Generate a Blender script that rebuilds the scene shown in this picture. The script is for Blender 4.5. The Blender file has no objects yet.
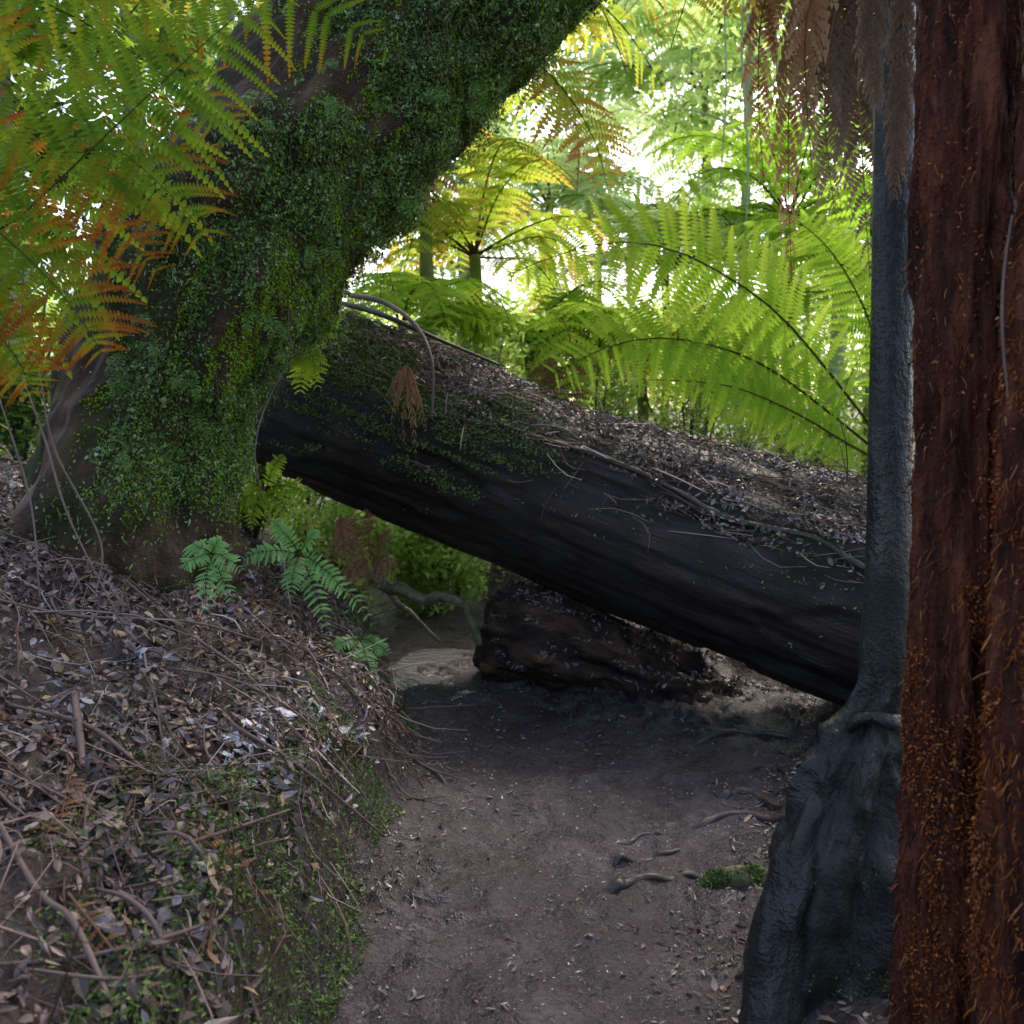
import bpy, math, random
import numpy as np
from mathutils import Vector
rng=np.random.default_rng(7); random.seed(7)
C=bpy.context.scene.collection
pi=math.pi
# ------------------------------------------------------------ camera frame
CAM=np.array([0,0,1.5]); PT=math.radians(5.5); FPX=853.3
fw=np.array([0,math.cos(PT),-math.sin(PT)]); upv=np.array([0,math.sin(PT),math.cos(PT)])
def P(px,py,d): return CAM+np.array([1,0,0])*(px-512)/FPX*d+upv*(512-py)/FPX*d+fw*d
def PP(*a): return [P(*q) for q in a]
# ------------------------------------------------------------ noise
def _hs(ix,iy,iz):
    n=(ix*374761393+iy*668265263+iz*1442695041)&0xffffffff
    n=((n^(n>>13))*1274126177)&0xffffffff
    return ((n^(n>>16))&0xffff)/65535.0
def vn(x,y,z=0.0):
    x=np.asarray(x,float);y=np.asarray(y,float);z=np.asarray(z,float)+x*0
    ix=np.floor(x).astype(np.int64);iy=np.floor(y).astype(np.int64);iz=np.floor(z).astype(np.int64)
    fx=x-ix;fy=y-iy;fz=z-iz
    fx=fx*fx*(3-2*fx);fy=fy*fy*(3-2*fy);fz=fz*fz*(3-2*fz)
    r=0
    for a in (0,1):
        for b in (0,1):
            for c in (0,1):
                r=r+_hs(ix+a,iy+b,iz+c)*(fx if a else 1-fx)*(fy if b else 1-fy)*(fz if c else 1-fz)
    return r
def fbm(x,y,z=0.0,o=4):
    s=0;a=.5;t=0
    for i in range(o):
        s=s+a*vn(np.asarray(x)*2**i+17*i,np.asarray(y)*2**i+5*i,np.asarray(z)*2**i+9*i);t+=a;a*=.5
    return s/t
def S(t): t=np.clip(t,0,1); return t*t*(3-2*t)
# ------------------------------------------------------------ terrain
YK=[-50,0,2.15,2.8,3.46,4.2,4.74,5.56,7,9,60]
XL=[-.6,-.55,-.50,-.48,-.42,-.55,-.70,-.85,-1.5,-2.4,-20]
XR=[.6,.6,.62,.85,1.15,1.5,1.7,.9,-.2,-1.2,-18]
def edges(x,y):
    wob=(fbm(x*2.2,y*2.2,3.3,3)-.5)*.30
    return np.interp(y,YK,XL)-x+wob, x-np.interp(y,YK,XR)+wob
def churnf(x,y):
    return .35+.85*S((y-3.0)/1.2)*S((5.6-y)/.5)+S((3.2-y)/.6)*.7*S((fbm(x*1.7,y*1.7,77,2)-.42)/.25)
def H(x,y):
    x=np.asarray(x,float);y=np.asarray(y,float)
    dl,dr=edges(x,y)
    b=S(dl/.25); rb=S(dr/.3)
    h=.37*S(dl/.24)+.39*np.clip(dl,0,2.2)+.06*np.clip(dl-2.2,0,12)
    h=h+.10*rb+.20*np.clip(dr,0,2.5)+.05*np.clip(dr-2.5,0,12)
    off=np.clip(b+rb,0,1)
    h=h+(1-off)*((fbm(x*2.0,y*2.0,1,2)-.5)*.09+(fbm(x*16,y*16,2,2)-.5)*.018)
    wx=x+.10*fbm(x*6,y*6,31,2);wy=y+.10*fbm(x*6,y*6,37,2)
    rg=1-np.abs(fbm(wx*9,wy*8,8,2)*2-1)*2.6
    r2=1-np.abs(fbm(wx*18,wy*16,12,1)*2-1)*1.6
    pt=.25+.75*S((fbm(x*2.3,y*2.3,83,2)-.40)/.2)
    h=h+(1-off)*churnf(x,y)*pt*(.030*np.clip(rg,0,1)**2+.016*np.clip(r2,0,1)**1.5)
    h=h+off*((fbm(x*3.5,y*3.5,4,4)-.5)*.24+(fbm(x*15,y*15,5,2)-.5)*.07)
    h=h+.07*np.clip(y-7,0,14)+.5*(fbm(x*.15,y*.15,6,3)-.5)*S((y-9)/6)
    return h
def axis(a,b,step,far):
    m=list(np.arange(a,b,step)); g=step;v=m[-1];R=[]
    while v<far: g*=1.12; v+=g; R.append(v)
    g=step;v=m[0];L=[]
    while v>-far: g*=1.12; v-=g; L.append(v)
    return np.array(L[::-1]+m+R)
# ------------------------------------------------------------ object helpers
ORG={}
def linkmesh(name,V,F,mat,parent=None,smooth=True,tc=None,att=None,kind=None,mi=None,origin=None):
    V=np.asarray(V,float)
    if parent is not None: o0=ORG.get(parent.name,np.zeros(3))
    elif origin is not None: o0=np.array(origin,float)
    else:
        o0=V.mean(0); o0[2]=V[:,2].min()
    me=bpy.data.meshes.new(name)
    me.from_pydata((V-o0).tolist(),[],F if isinstance(F,list) else F.tolist())
    if tc is not None:
        a=me.attributes.new('tc','FLOAT_VECTOR','POINT'); a.data.foreach_set('vector',np.asarray(tc,float).ravel())
    if att is not None:
        a=me.attributes.new('t','FLOAT','POINT'); a.data.foreach_set('value',np.asarray(att,float))
    for m in (mat if isinstance(mat,(list,tuple)) else [mat]): me.materials.append(m)
    if smooth: me.polygons.foreach_set('use_smooth',[True]*len(me.polygons))
    if mi is not None: me.polygons.foreach_set('material_index',np.asarray(mi,int).tolist())
    me.update()
    o=bpy.data.objects.new(name,me); C.objects.link(o)
    if parent is not None: o.parent=parent
    else: o.location=o0
    ORG[o.name]=o0
    if kind: o['kind']=kind
    return o
def thing(name,label,cat,loc,group=None):
    o=bpy.data.objects.new(name,None); C.objects.link(o); o.location=loc; o.empty_display_size=.1
    ORG[o.name]=np.array(loc,float); o['label']=label; o['category']=cat
    if group: o['group']=group
    return o
def tag(o,label,cat,group=None,kind=None):
    o['label']=label;o['category']=cat
    if group:o['group']=group
    if kind:o['kind']=kind
    return o
def catmull(pts,n):
    p=np.array(pts,float); K=len(p); p=np.vstack([2*p[0]-p[1],p,2*p[-1]-p[-2]])
    u=np.linspace(0,K-1-1e-6,n); i=u.astype(int); t=(u-i)[:,None]
    a,b,c,d=p[i],p[i+1],p[i+2],p[i+3]
    return .5*((2*b)+(-a+c)*t+(2*a-5*b+4*c-d)*t*t+(-a+3*b-3*c+d)*t**3)
def frames(Q):
    T=np.gradient(Q,axis=0); T/=np.linalg.norm(T,axis=1)[:,None]+1e-9
    N=np.zeros_like(T); a=np.array([0,0,1.]) if abs(T[0][2])<.8 else np.array([0,-1.,0])
    n=a-T[0]*a.dot(T[0]); N[0]=n/np.linalg.norm(n)
    for i in range(1,len(Q)):
        n=N[i-1]-T[i]*N[i-1].dot(T[i]); N[i]=n/np.linalg.norm(n)
    return T,N,np.cross(T,N)
def tube(pts,rad,nr,ns,disp=None,cap=True):
    Q=catmull(pts,nr); r=np.interp(np.linspace(0,1,nr),np.linspace(0,1,len(rad)),rad)
    T,N,B=frames(Q); sl=np.concatenate([[0],np.cumsum(np.linalg.norm(np.diff(Q,axis=0),axis=1))])
    th=np.linspace(0,2*pi,ns,endpoint=False)
    D=N[:,None,:]*np.cos(th)[None,:,None]+B[:,None,:]*np.sin(th)[None,:,None]
    R=np.repeat(r[:,None],ns,1); TH=np.repeat(th[None],nr,0); SL=np.repeat(sl[:,None],ns,1)
    tc=np.stack([np.cos(TH)*R,np.sin(TH)*R,SL],-1)
    if disp is not None: R=R+disp(TH,SL,Q[:,None,:]+D*R[...,None],R,tc)
    V=(Q[:,None,:]+D*R[...,None]).reshape(-1,3)
    i=np.arange(nr-1)[:,None]*ns; j=np.arange(ns)[None,:]; k=(j+1)%ns
    F=np.stack([i+j,i+k,i+ns+k,i+ns+j],-1).reshape(-1,4).tolist()
    if cap:
        F.append(list(range(ns))[::-1]); F.append([ (nr-1)*ns+q for q in range(ns)])
    return V,F,tc.reshape(-1,3)
def sample(V,F,n,wf=None):
    Fq=np.array([f for f in F if len(f)==4]); a,b,c,d=(V[Fq[:,k]] for k in range(4))
    nn=np.cross(c-a,d-b); ar=np.linalg.norm(nn,axis=1); nn=nn/(ar[:,None]+1e-12)
    cen=(a+b+c+d)/4; w=ar.copy()
    if wf is not None: w=w*wf(cen,nn)
    w=w/w.sum(); idx=rng.choice(len(Fq),n,p=w); u=rng.random((n,1)); v=rng.random((n,1))
    p=(a[idx]*(1-u)+b[idx]*u)*(1-v)+(d[idx]*(1-u)+c[idx]*u)*v
    return p,nn[idx]
def unit(a): return a/(np.linalg.norm(a,axis=-1,keepdims=True)+1e-9)
def leaves(pos,nrm,L,W,tilt=.5,lift=.0,fold=.25,dirs=None,dj=1.0):
    n=len(pos); L=np.broadcast_to(L,(n,))[:,None]; W=np.broadcast_to(W,(n,))[:,None]
    nr=unit(nrm+rng.normal(0,tilt,(n,3)))
    d=rng.normal(0,1,(n,3))*dj
    if dirs is not None: d=d+dirs
    d=unit(d-nr*(d*nr).sum(1)[:,None]); s=np.cross(nr,d)
    curl=rng.normal(0,.18,(n,1))*L
    f=fold*W*rng.normal(1,.6,(n,1))
    p=pos+nr*lift
    b=p-d*L*.5; t=p+d*L*.5+nr*curl; m=p+nr*abs(curl)*.3
    l1=p-d*L*.18+s*W*.5+nr*f; l2=p+d*L*.2+s*W*.40+nr*(f+curl*.3)
    r1=p-d*L*.18-s*W*.5+nr*f; r2=p+d*L*.2-s*W*.40+nr*(f+curl*.3)
    V=np.stack([b,t,m,l1,l2,r1,r2],1).reshape(-1,3)
    T=np.array([[0,3,2],[3,4,2],[4,1,2],[0,2,5],[2,6,5],[2,1,6]])
    F=(np.arange(n)[:,None,None]*7+T[None]).reshape(-1,3)
    return V,F
def diamonds(pos,nrm,L,W,tilt=.6,dirs=None,dj=1.0):
    n=len(pos); L=np.broadcast_to(L,(n,))[:,None]; W=np.broadcast_to(W,(n,))[:,None]
    nr=unit(nrm+rng.normal(0,tilt,(n,3))); d=rng.normal(0,1,(n,3))*dj
    if dirs is not None: d=d+dirs
    d=unit(d-nr*(d*nr).sum(1)[:,None]); s=np.cross(nr,d)
    V=np.stack([pos,pos+d*L*.45+s*W*.5+nr*W*.2,pos+d*L,pos+d*L*.45-s*W*.5+nr*W*.2],1).reshape(-1,3)
    F=(np.arange(n)[:,None,None]*4+np.array([[0,2,1],[0,3,2]])[None]).reshape(-1,3)
    return V,F
def twigs(p,d,L,r):
    n=len(p); d=unit(d); L=np.broadcast_to(L,(n,))[:,None]; r=np.broadcast_to(r,(n,))[:,None]
    a=unit(np.cross(d,rng.normal(0,1,(n,3)))); b=np.cross(d,a); bend=rng.normal(0,.09,(n,1))*L
    rings=[]
    for s,k,rr in ((0,0,1),(.33,.8,.95),(.66,1,.8),(1,0,.45)):
        c=p+d*L*s+a*bend*k
        for t in (0,2.09,4.19): rings.append(c+(a*math.cos(t)+b*math.sin(t))*r*rr)
    V=np.stack(rings,1).reshape(-1,3); T=[]
    for q in range(3):
        for j in range(3):
            k=(j+1)%3; T.append([q*3+j,q*3+k,q*3+3+k,q*3+3+j])
    F=(np.arange(n)[:,None,None]*12+np.array(T)[None]).reshape(-1,4)
    return V,F
# ------------------------------------------------------------ materials
def mk(name):
    m=bpy.data.materials.new(name); m.use_nodes=True; nt=m.node_tree; nt.nodes.clear(); return m,nt
def ramp(nt,fac,cols):
    r=nt.nodes.new('ShaderNodeValToRGB'); e=r.color_ramp.elements
    for i,(p,c) in enumerate(cols):
        if i<2: el=e[i]; el.position=p
        else: el=e.new(p)
        el.color=(*c,1)
    nt.links.new(fac,r.inputs[0]); return r.outputs[0]
def coord(nt,kind,scale):
    mp=nt.nodes.new('ShaderNodeMapping'); mp.inputs['Scale'].default_value=scale
    if kind=='tc':
        a=nt.nodes.new('ShaderNodeAttribute'); a.attribute_name='tc'; nt.links.new(a.outputs['Vector'],mp.inputs[0])
    else:
        a=nt.nodes.new('ShaderNodeNewGeometry'); nt.links.new(a.outputs['Position'],mp.inputs[0])
    return mp.outputs[0]
def noise(nt,vec,scale,detail=6,rough=.6,dist=0):
    n=nt.nodes.new('ShaderNodeTexNoise'); n.inputs['Scale'].default_value=scale; n.inputs['Detail'].default_value=detail
    n.inputs['Roughness'].default_value=rough; n.inputs['Distortion'].default_value=dist
    nt.links.new(vec,n.inputs['Vector']); return n.outputs[0]
def mad(nt,a,b,c):
    n=nt.nodes.new('ShaderNodeMath'); n.operation='MULTIPLY_ADD'; nt.links.new(a,n.inputs[0]); n.inputs[1].default_value=b
    if isinstance(c,float): n.inputs[2].default_value=c
    else: nt.links.new(c,n.inputs[2])
    return n.outputs[0]
def mix(nt,f,a,b,mode='MIX'):
    m=nt.nodes.new('ShaderNodeMix'); m.data_type='RGBA'; m.blend_type=mode
    if isinstance(f,float): m.inputs[0].default_value=f
    else: nt.links.new(f,m.inputs[0])
    for s,v in ((m.inputs[6],a),(m.inputs[7],b)):
        if isinstance(v,tuple): s.default_value=(*v,1)
        else: nt.links.new(v,s)
    return m.outputs[2]
def finish(nt,col,rough,h,bs,bd,spec=.5,rnoise=None,lo=.25):
    b=nt.nodes.new('ShaderNodeBsdfPrincipled'); o=nt.nodes.new('ShaderNodeOutputMaterial')
    nt.links.new(col,b.inputs['Base Color']); b.inputs['Roughness'].default_value=rough
    b.inputs['Specular IOR Level'].default_value=spec
    if rnoise is not None:
        mr=nt.nodes.new('ShaderNodeMapRange'); mr.inputs[1].default_value=.35; mr.inputs[2].default_value=.65
        mr.inputs[3].default_value=max(.05,rough-lo); mr.inputs[4].default_value=min(1,rough+.2); nt.links.new(rnoise,mr.inputs[0]); nt.links.new(mr.outputs[0],b.inputs['Roughness'])
    bu=nt.nodes.new('ShaderNodeBump'); bu.inputs['Strength'].default_value=bs; bu.inputs['Distance'].default_value=bd
    nt.links.new(h,bu.inputs['Height']); nt.links.new(bu.outputs[0],b.inputs['Normal']); nt.links.new(b.outputs[0],o.inputs[0])
def bark(name,cols,kind='tc',scale=(1,1,1),ns=6,rough=.7,bs=.8,bd=.02,spec=.4,patch=None):
    m,nt=mk(name); v=coord(nt,kind,scale); n=noise(nt,v,ns,5,.65,0); c=ramp(nt,n,cols)
    v2=coord(nt,kind,(1,1,1)); n2=noise(nt,v2,3,3,.6)
    if patch:
        pm=ramp(nt,n2,[(.46,(0,0,0)),(.62,(1,1,1))]); c=mix(nt,pm,c,patch)
    n3=noise(nt,v2,60,2,.7)
    finish(nt,c,rough,mad(nt,n3,.35,n),bs,bd,spec,n2); return m
def leafmat(name,cols,tr=.4,rough=.5,att=False,spec=.4,val=1.9,clump=0):
    m,nt=mk(name); g=nt.nodes.new('ShaderNodeNewGeometry')
    if att:
        a=nt.nodes.new('ShaderNodeAttribute'); a.attribute_name='t'
        oi=nt.nodes.new('ShaderNodeObjectInfo')
        f=mad(nt,oi.outputs['Random'],.22,mad(nt,g.outputs['Random Per Island'],.16,a.outputs['Fac']))
    else: f=g.outputs['Random Per Island']
    if clump:
        nz=noise(nt,coord(nt,'pos',(1,1,1)),clump,3,.6); f=mad(nt,f,.8,mad(nt,nz,1.3,-.55))
    c=ramp(nt,f,cols); o=nt.nodes.new('ShaderNodeOutputMaterial')
    if spec<=.2:
        b=nt.nodes.new('ShaderNodeBsdfDiffuse'); nt.links.new(c,b.inputs['Color'])
    else:
        b=nt.nodes.new('ShaderNodeBsdfPrincipled'); nt.links.new(c,b.inputs['Base Color']); b.inputs['Roughness'].default_value=rough; b.inputs['Specular IOR Level'].default_value=spec
    if tr>0:
        t=nt.nodes.new('ShaderNodeBsdfTranslucent'); hs=nt.nodes.new('ShaderNodeHueSaturation'); hs.inputs['Value'].default_value=val; hs.inputs['Saturation'].default_value=1.0
        nt.links.new(c,hs.inputs['Color']); nt.links.new(hs.outputs[0],t.inputs[0])
        ms=nt.nodes.new('ShaderNodeMixShader'); ms.inputs[0].default_value=tr; nt.links.new(b.outputs[0],ms.inputs[1]); nt.links.new(t.outputs[0],ms.inputs[2]); nt.links.new(ms.outputs[0],o.inputs[0])
    else: nt.links.new(b.outputs[0],o.inputs[0])
    return m
M={}
m,nt=mk('forest_floor'); v=coord(nt,'pos',(1,1,1)); a=nt.nodes.new('ShaderNodeAttribute'); a.attribute_name='t'
a2=nt.nodes.new('ShaderNodeAttribute'); a2.attribute_name='wet'
n1=noise(nt,v,4,6,.7,.5); n2=noise(nt,v,30,4,.75); n3=noise(nt,v,130,2,.7)
mud=ramp(nt,n1,[(.34,(.022,.015,.017)),(.5,(.046,.032,.035)),(.64,(.078,.057,.061))])
mud=mix(nt,ramp(nt,n2,[(.44,(0,0,0)),(.60,(.7,.7,.7))]),mud,(.020,.013,.014))
mud=mix(nt,ramp(nt,n3,[(.58,(0,0,0)),(.70,(.5,.5,.5))]),mud,(.15,.12,.12))
mud=mix(nt,a2.outputs['Fac'],mud,(.022,.015,.016))
soil=ramp(nt,n2,[(.3,(.02,.013,.010)),(.6,(.06,.039,.031)),(.75,(.12,.08,.062))])
c=mix(nt,a.outputs['Fac'],mud,soil)
finish(nt,c,.42,mad(nt,n2,.9,n1),.9,.03,.42,n1,.22); M['ground']=m
m,nt=mk('still_muddy_water'); b=nt.nodes.new('ShaderNodeBsdfPrincipled'); o=nt.nodes.new('ShaderNodeOutputMaterial'); v=coord(nt,'pos',(1,1,1)); n1=noise(nt,v,14,3,.5)
b.inputs['Base Color'].default_value=(.16,.14,.14,1); b.inputs['Roughness'].default_value=.22; b.inputs['Specular IOR Level'].default_value=1.0
bu=nt.nodes.new('ShaderNodeBump'); bu.inputs['Strength'].default_value=.7; bu.inputs['Distance'].default_value=.04; nt.links.new(n1,bu.inputs['Height']); nt.links.new(bu.outputs[0],b.inputs['Normal']); nt.links.new(b.outputs[0],o.inputs[0]); M['water']=m
M['oldbark']=bark('mossy_bark',[(.3,(.016,.010,.007)),(.5,(.060,.036,.023)),(.7,(.13,.078,.048))],scale=(1,1,.35),ns=9,rough=.85,bd=.04,patch=(.034,.042,.017),spec=.15)
M['log']=bark('wet_dark_wood',[(.33,(.007,.005,.005)),(.5,(.020,.015,.014)),(.62,(.046,.029,.024)),(.78,(.11,.060,.042))],scale=(1,1,.06),ns=11,rough=.6,bs=.6,bd=.02,spec=.25,patch=(.017,.016,.011))
M['rotten']=bark('rotten_brown_wood',[(.33,(.008,.005,.004)),(.5,(.030,.018,.013)),(.62,(.08,.042,.024)),(.78,(.21,.11,.055))],scale=(1,1,.3),ns=11,rough=.8,bs=1,bd=.04,spec=.2)
M['smooth']=bark('smooth_grey_bark',[(.3,(.006,.006,.005)),(.5,(.016,.016,.014)),(.72,(.050,.048,.042))],scale=(1,1,.3),ns=11,rough=.5,bs=1,bd=.018,spec=.32,patch=(.014,.018,.014))
M['fibre']=bark('rusty_fibre',[(.32,(.012,.005,.004)),(.5,(.060,.019,.012)),(.68,(.14,.045,.022))],scale=(1,1,.14),ns=28,rough=.9,bs=1,bd=.03,spec=.1)
M['root']=bark('wet_root',[(.3,(.016,.012,.010)),(.6,(.060,.044,.038)),(.8,(.13,.10,.09))],scale=(1,1,.2),ns=25,rough=.5,bs=.7,bd=.01)
M['mossroot']=bark('mossy_root',[(.3,(.04,.036,.015)),(.5,(.10,.09,.04)),(.8,(.20,.16,.10))],ns=20,rough=.8,bs=.8,bd=.01)
M['stick']=bark('stick_wood',[(.3,(.06,.036,.028)),(.6,(.17,.11,.09)),(.8,(.32,.24,.21))],scale=(1,1,.3),ns=20,rough=.7,bs=.5,bd=.006)
M['palestem']=bark('pale_trunk',[(.3,(.18,.20,.10)),(.6,(.34,.37,.22)),(.8,(.46,.48,.33))],scale=(1,1,.3),ns=6,rough=.8,bs=.4,bd=.02)
M['greentrunk']=bark('mossy_fibre_trunk',[(.3,(.06,.06,.018)),(.5,(.15,.16,.04)),(.7,(.26,.20,.08))],scale=(1,1,.3),ns=16,rough=.9,bs=1,bd=.02,patch=(.17,.24,.05))
M['fibrelet']=leafmat('fibre_strands',[(0,(.020,.007,.004)),(.5,(.09,.027,.014)),(.85,(.21,.066,.028)),(1,(.38,.18,.09))],0,.9,spec=.2)
M['fibrelet2']=leafmat('orange_fibre_strands',[(0,(.03,.009,.005)),(.5,(.17,.045,.016)),(.85,(.38,.115,.03)),(1,(.50,.22,.09))],0,.9,spec=.2)
M['litter']=leafmat('fallen_leaves',[(0,(.024,.015,.013)),(.20,(.065,.040,.034)),(.44,(.13,.083,.070)),(.64,(.20,.142,.125)),(.75,(.30,.165,.070)),(.82,(.18,.165,.17)),(.91,(.31,.29,.32)),(1,(.52,.49,.50))],0,.40,spec=.6,clump=2.2)  # browns and tans, plus pale blue-grey stops that paint in leaf sheen
M['litterg']=leafmat('grey_fallen_leaves',[(0,(.024,.018,.015)),(.3,(.065,.050,.044)),(.6,(.13,.104,.092)),(.8,(.20,.165,.150)),(.92,(.25,.15,.08)),(1,(.40,.37,.36))],0,.45,spec=.45,clump=3)
M['twig']=leafmat('twigs',[(0,(.05,.028,.020)),(.5,(.15,.09,.068)),(.85,(.28,.19,.16)),(1,(.48,.40,.37))],0,.6,spec=.2)
M['fleck']=leafmat('pale_flecks',[(0,(.10,.08,.078)),(.6,(.25,.22,.215)),(.85,(.40,.37,.36)),(1,(.80,.78,.75))],0,.5,spec=.2)
M['moss']=leafmat('moss_leaves',[(0,(.026,.055,.012)),(.35,(.070,.145,.026)),(.7,(.14,.25,.050)),(.9,(.22,.34,.085)),(1,(.38,.45,.30))],.25,.5,spec=.4)
M['brightmoss']=leafmat('bright_moss',[(0,(.10,.19,.012)),(.5,(.26,.43,.025)),(1,(.42,.58,.06))],.45,.6,spec=.2)
M['mossbank']=leafmat('bank_moss',[(0,(.035,.055,.014)),(.5,(.085,.135,.032)),(1,(.18,.23,.08))],0,.7,spec=.2)
M['unseen_canopy']=leafmat('unseen_canopy_leaves',[(0,(.04,.09,.02)),(1,(.10,.18,.03))],.4,.5,spec=.2)
M['bgleaf']=leafmat('sunlit_painted_leaves',[(0,(.16,.26,.05)),(.5,(.30,.40,.09)),(1,(.46,.52,.18))],.5,.6,spec=.2)  # backlit brightness and pale background haze put into the leaf colour
M['bgleaf2']=leafmat('shade_painted_leaves',[(0,(.04,.08,.015)),(.5,(.10,.17,.035)),(1,(.22,.29,.07))],.45,.5,spec=.2)  # darker copy of the background leaves, shade put into the colour
M['frond']=leafmat('green_frond',[(0,(.12,.24,.02)),(.5,(.23,.35,.03)),(1,(.36,.45,.06))],.5,.6,True,spec=.2,val=1.75)
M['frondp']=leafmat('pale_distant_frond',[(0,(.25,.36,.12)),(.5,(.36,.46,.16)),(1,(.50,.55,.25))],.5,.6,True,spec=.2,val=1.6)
M['frondy']=leafmat('yellow_frond',[(0,(.16,.27,.03)),(.55,(.30,.36,.04)),(.85,(.40,.30,.05)),(1,(.42,.19,.04))],.5,.6,True,spec=.2,val=1.6)
M['fronda']=leafmat('autumn_frond',[(0,(.045,.105,.012)),(.52,(.095,.16,.013)),(.72,(.165,.185,.014)),(.90,(.25,.125,.014)),(1,(.20,.065,.012))],.5,.55,True,spec=.2,val=1.6)
M['frondd']=leafmat('dead_frond',[(0,(.14,.060,.03)),(.5,(.25,.125,.065)),(1,(.38,.25,.15))],.3,.8,True,spec=.1,val=1.5)
M['frondg']=leafmat('grey_dead_frond',[(0,(.075,.045,.030)),(.5,(.14,.090,.062)),(1,(.24,.17,.12))],.3,.8,True,spec=.1,val=1.4)
M['frondf']=leafmat('fresh_small_frond',[(0,(.07,.19,.055)),(.5,(.15,.32,.08)),(1,(.26,.43,.14))],.35,.5,True)
M['frondm']=leafmat('dark_small_frond',[(0,(.05,.12,.016)),(.5,(.10,.20,.03)),(1,(.19,.30,.06))],.35,.4,True)
M['rachis']=leafmat('frond_stem',[(0,(.04,.03,.01)),(1,(.09,.08,.02))],0,.5,spec=.2)
M['rachisd']=leafmat('dry_stem',[(0,(.10,.05,.025)),(1,(.18,.10,.06))],0,.6,spec=.2)
# ------------------------------------------------------------ frond
def frond_data(pts,up,pl,nP=26,nk=13,start=.16,droop=.25,rr=.006,fwd=.35,tb=0.0,pw=.2):
    N=nP*2+1; Q=catmull(pts,N); T=np.gradient(Q,axis=0); T=unit(T); up=np.array(up,float)
    V=[];F=[];A=[];mi=[]
    for i in range(nP):
        q=i/nP; s=start+(1-start)*q; k=min(N-1,int(s*(N-1))); c=Q[k];t=T[k]
        side=np.cross(t,up); side/=np.linalg.norm(side)+1e-9; n=np.cross(side,t)
        l0=pl*math.sin(pi*(.16+.82*q))**.75
        for sg in (1,-1):
            if random.random()<.03: continue
            l=l0*random.uniform(.80,1.1); jt=random.uniform(-.12,.12)
            d=side*sg+t*(fwd+random.uniform(-.11,.11))+n*random.uniform(-.2,.2); d/=np.linalg.norm(d)
            pr=np.cross(n,d); ps=l/nk; w0=l*pw
            dr=droop*random.uniform(.3,1.7)
            for j in range(nk):
                a=j/nk; p=c+d*l*a; p=p-np.array([0,0,1])*dr*l*a*a
                p2=c+d*l*(a+.98/nk)-np.array([0,0,1])*dr*l*(a+.98/nk)**2
                w=w0*(1-a)**.6*(.65+.35*min(1,a*5))
                for s2 in (1,-1):
                    tip=p+(pr*s2*.93+d*.42)*w-n*w*.15
                    b=len(V); V+= [p,p2,(p2*.5+tip*.5)+d*ps*.18,tip]; F.append([b,b+1,b+2,b+3]); mi.append(0)
                    A+= [float(np.clip(tb+.55*a+.25*q+jt,0,1))]*4
    V=np.array(V)
    R=np.linspace(1,.2,5)*rr
    tv,tf,_=tube([Q[int(x)] for x in np.linspace(0,N-1,8)],list(R),16,5,None,False)
    b=len(V); V=np.vstack([V,tv]); F+= [[x+b for x in f] for f in tf]; mi+= [1]*len(tf); A+= [0]*len(tv)
    return V,F,A,mi
def frond(parent,pts,up,pl,mat='frond',rm='rachis',name='frond',label=None,**k):
    V,F,A,mi=frond_data(pts,up,pl,**k)
    o=linkmesh(name,V,F,[M[mat],M[rm]],parent,False,att=A,mi=mi)
    if label:o['label']=label
    return o
def variants(mat,rm,pl=.40):
    out=[]
    for (z1,z2,z3) in ((.42,.45,-.05),(.55,.62,.2),(.30,.22,-.35),(.15,-.15,-.75),(.48,.5,.05)):
        pts=[(0,0,0),(.35,0,z1*.75),(.75,0,z1+.05),(1.15,0,(z2+z1)/2-.05),(1.5,0,z3)]
        V,F,A,mi=frond_data([np.array(p) for p in pts],(0,0,1),pl,nP=24,nk=9,rr=.012,droop=.3,pw=.22)
        me=bpy.data.meshes.new('frond'); me.from_pydata(V.tolist(),[],F); a=me.attributes.new('t','FLOAT','POINT'); a.data.foreach_set('value',A)
        me.materials.append(M[mat]); me.materials.append(M[rm]); me.polygons.foreach_set('material_index',mi); out.append(me)
    return out
def crownfronds(root,c,n,L,vs,az0=0,az1=2*pi,tmin=-.25,tmax=.35):
    o0=ORG[root.name]
    for i in range(n):
        az=az0+(az1-az0)*(i+random.uniform(-.3,.3))/n
        o=bpy.data.objects.new('frond',random.choice(vs)); C.objects.link(o); o.parent=root
        o.location=Vector(c-o0)+Vector((0,0,random.uniform(-.05,.05)))
        o.rotation_euler=(random.uniform(-.25,.25),random.uniform(-tmax,-tmin),az); s=L/1.5*random.uniform(.8,1.1); o.scale=(s,s,s)
def fibdisp(a1=.1,a2=.05,fs=30):
    return lambda TH,SL,X,R,tc:R*a1*(fbm(tc[...,0]*8,tc[...,1]*8,tc[...,2]*2,3)*2-1)+R*a2*(vn(tc[...,0]*fs*2,tc[...,1]*fs*2,tc[...,2]*4)*2-1)
def knobdisp(a1=.4,f=14):
    return lambda TH,SL,X,R,tc:R*a1*(fbm(tc[...,0]*f*2,tc[...,1]*f*2,tc[...,2]*f*.8,3)*2-1)
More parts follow.
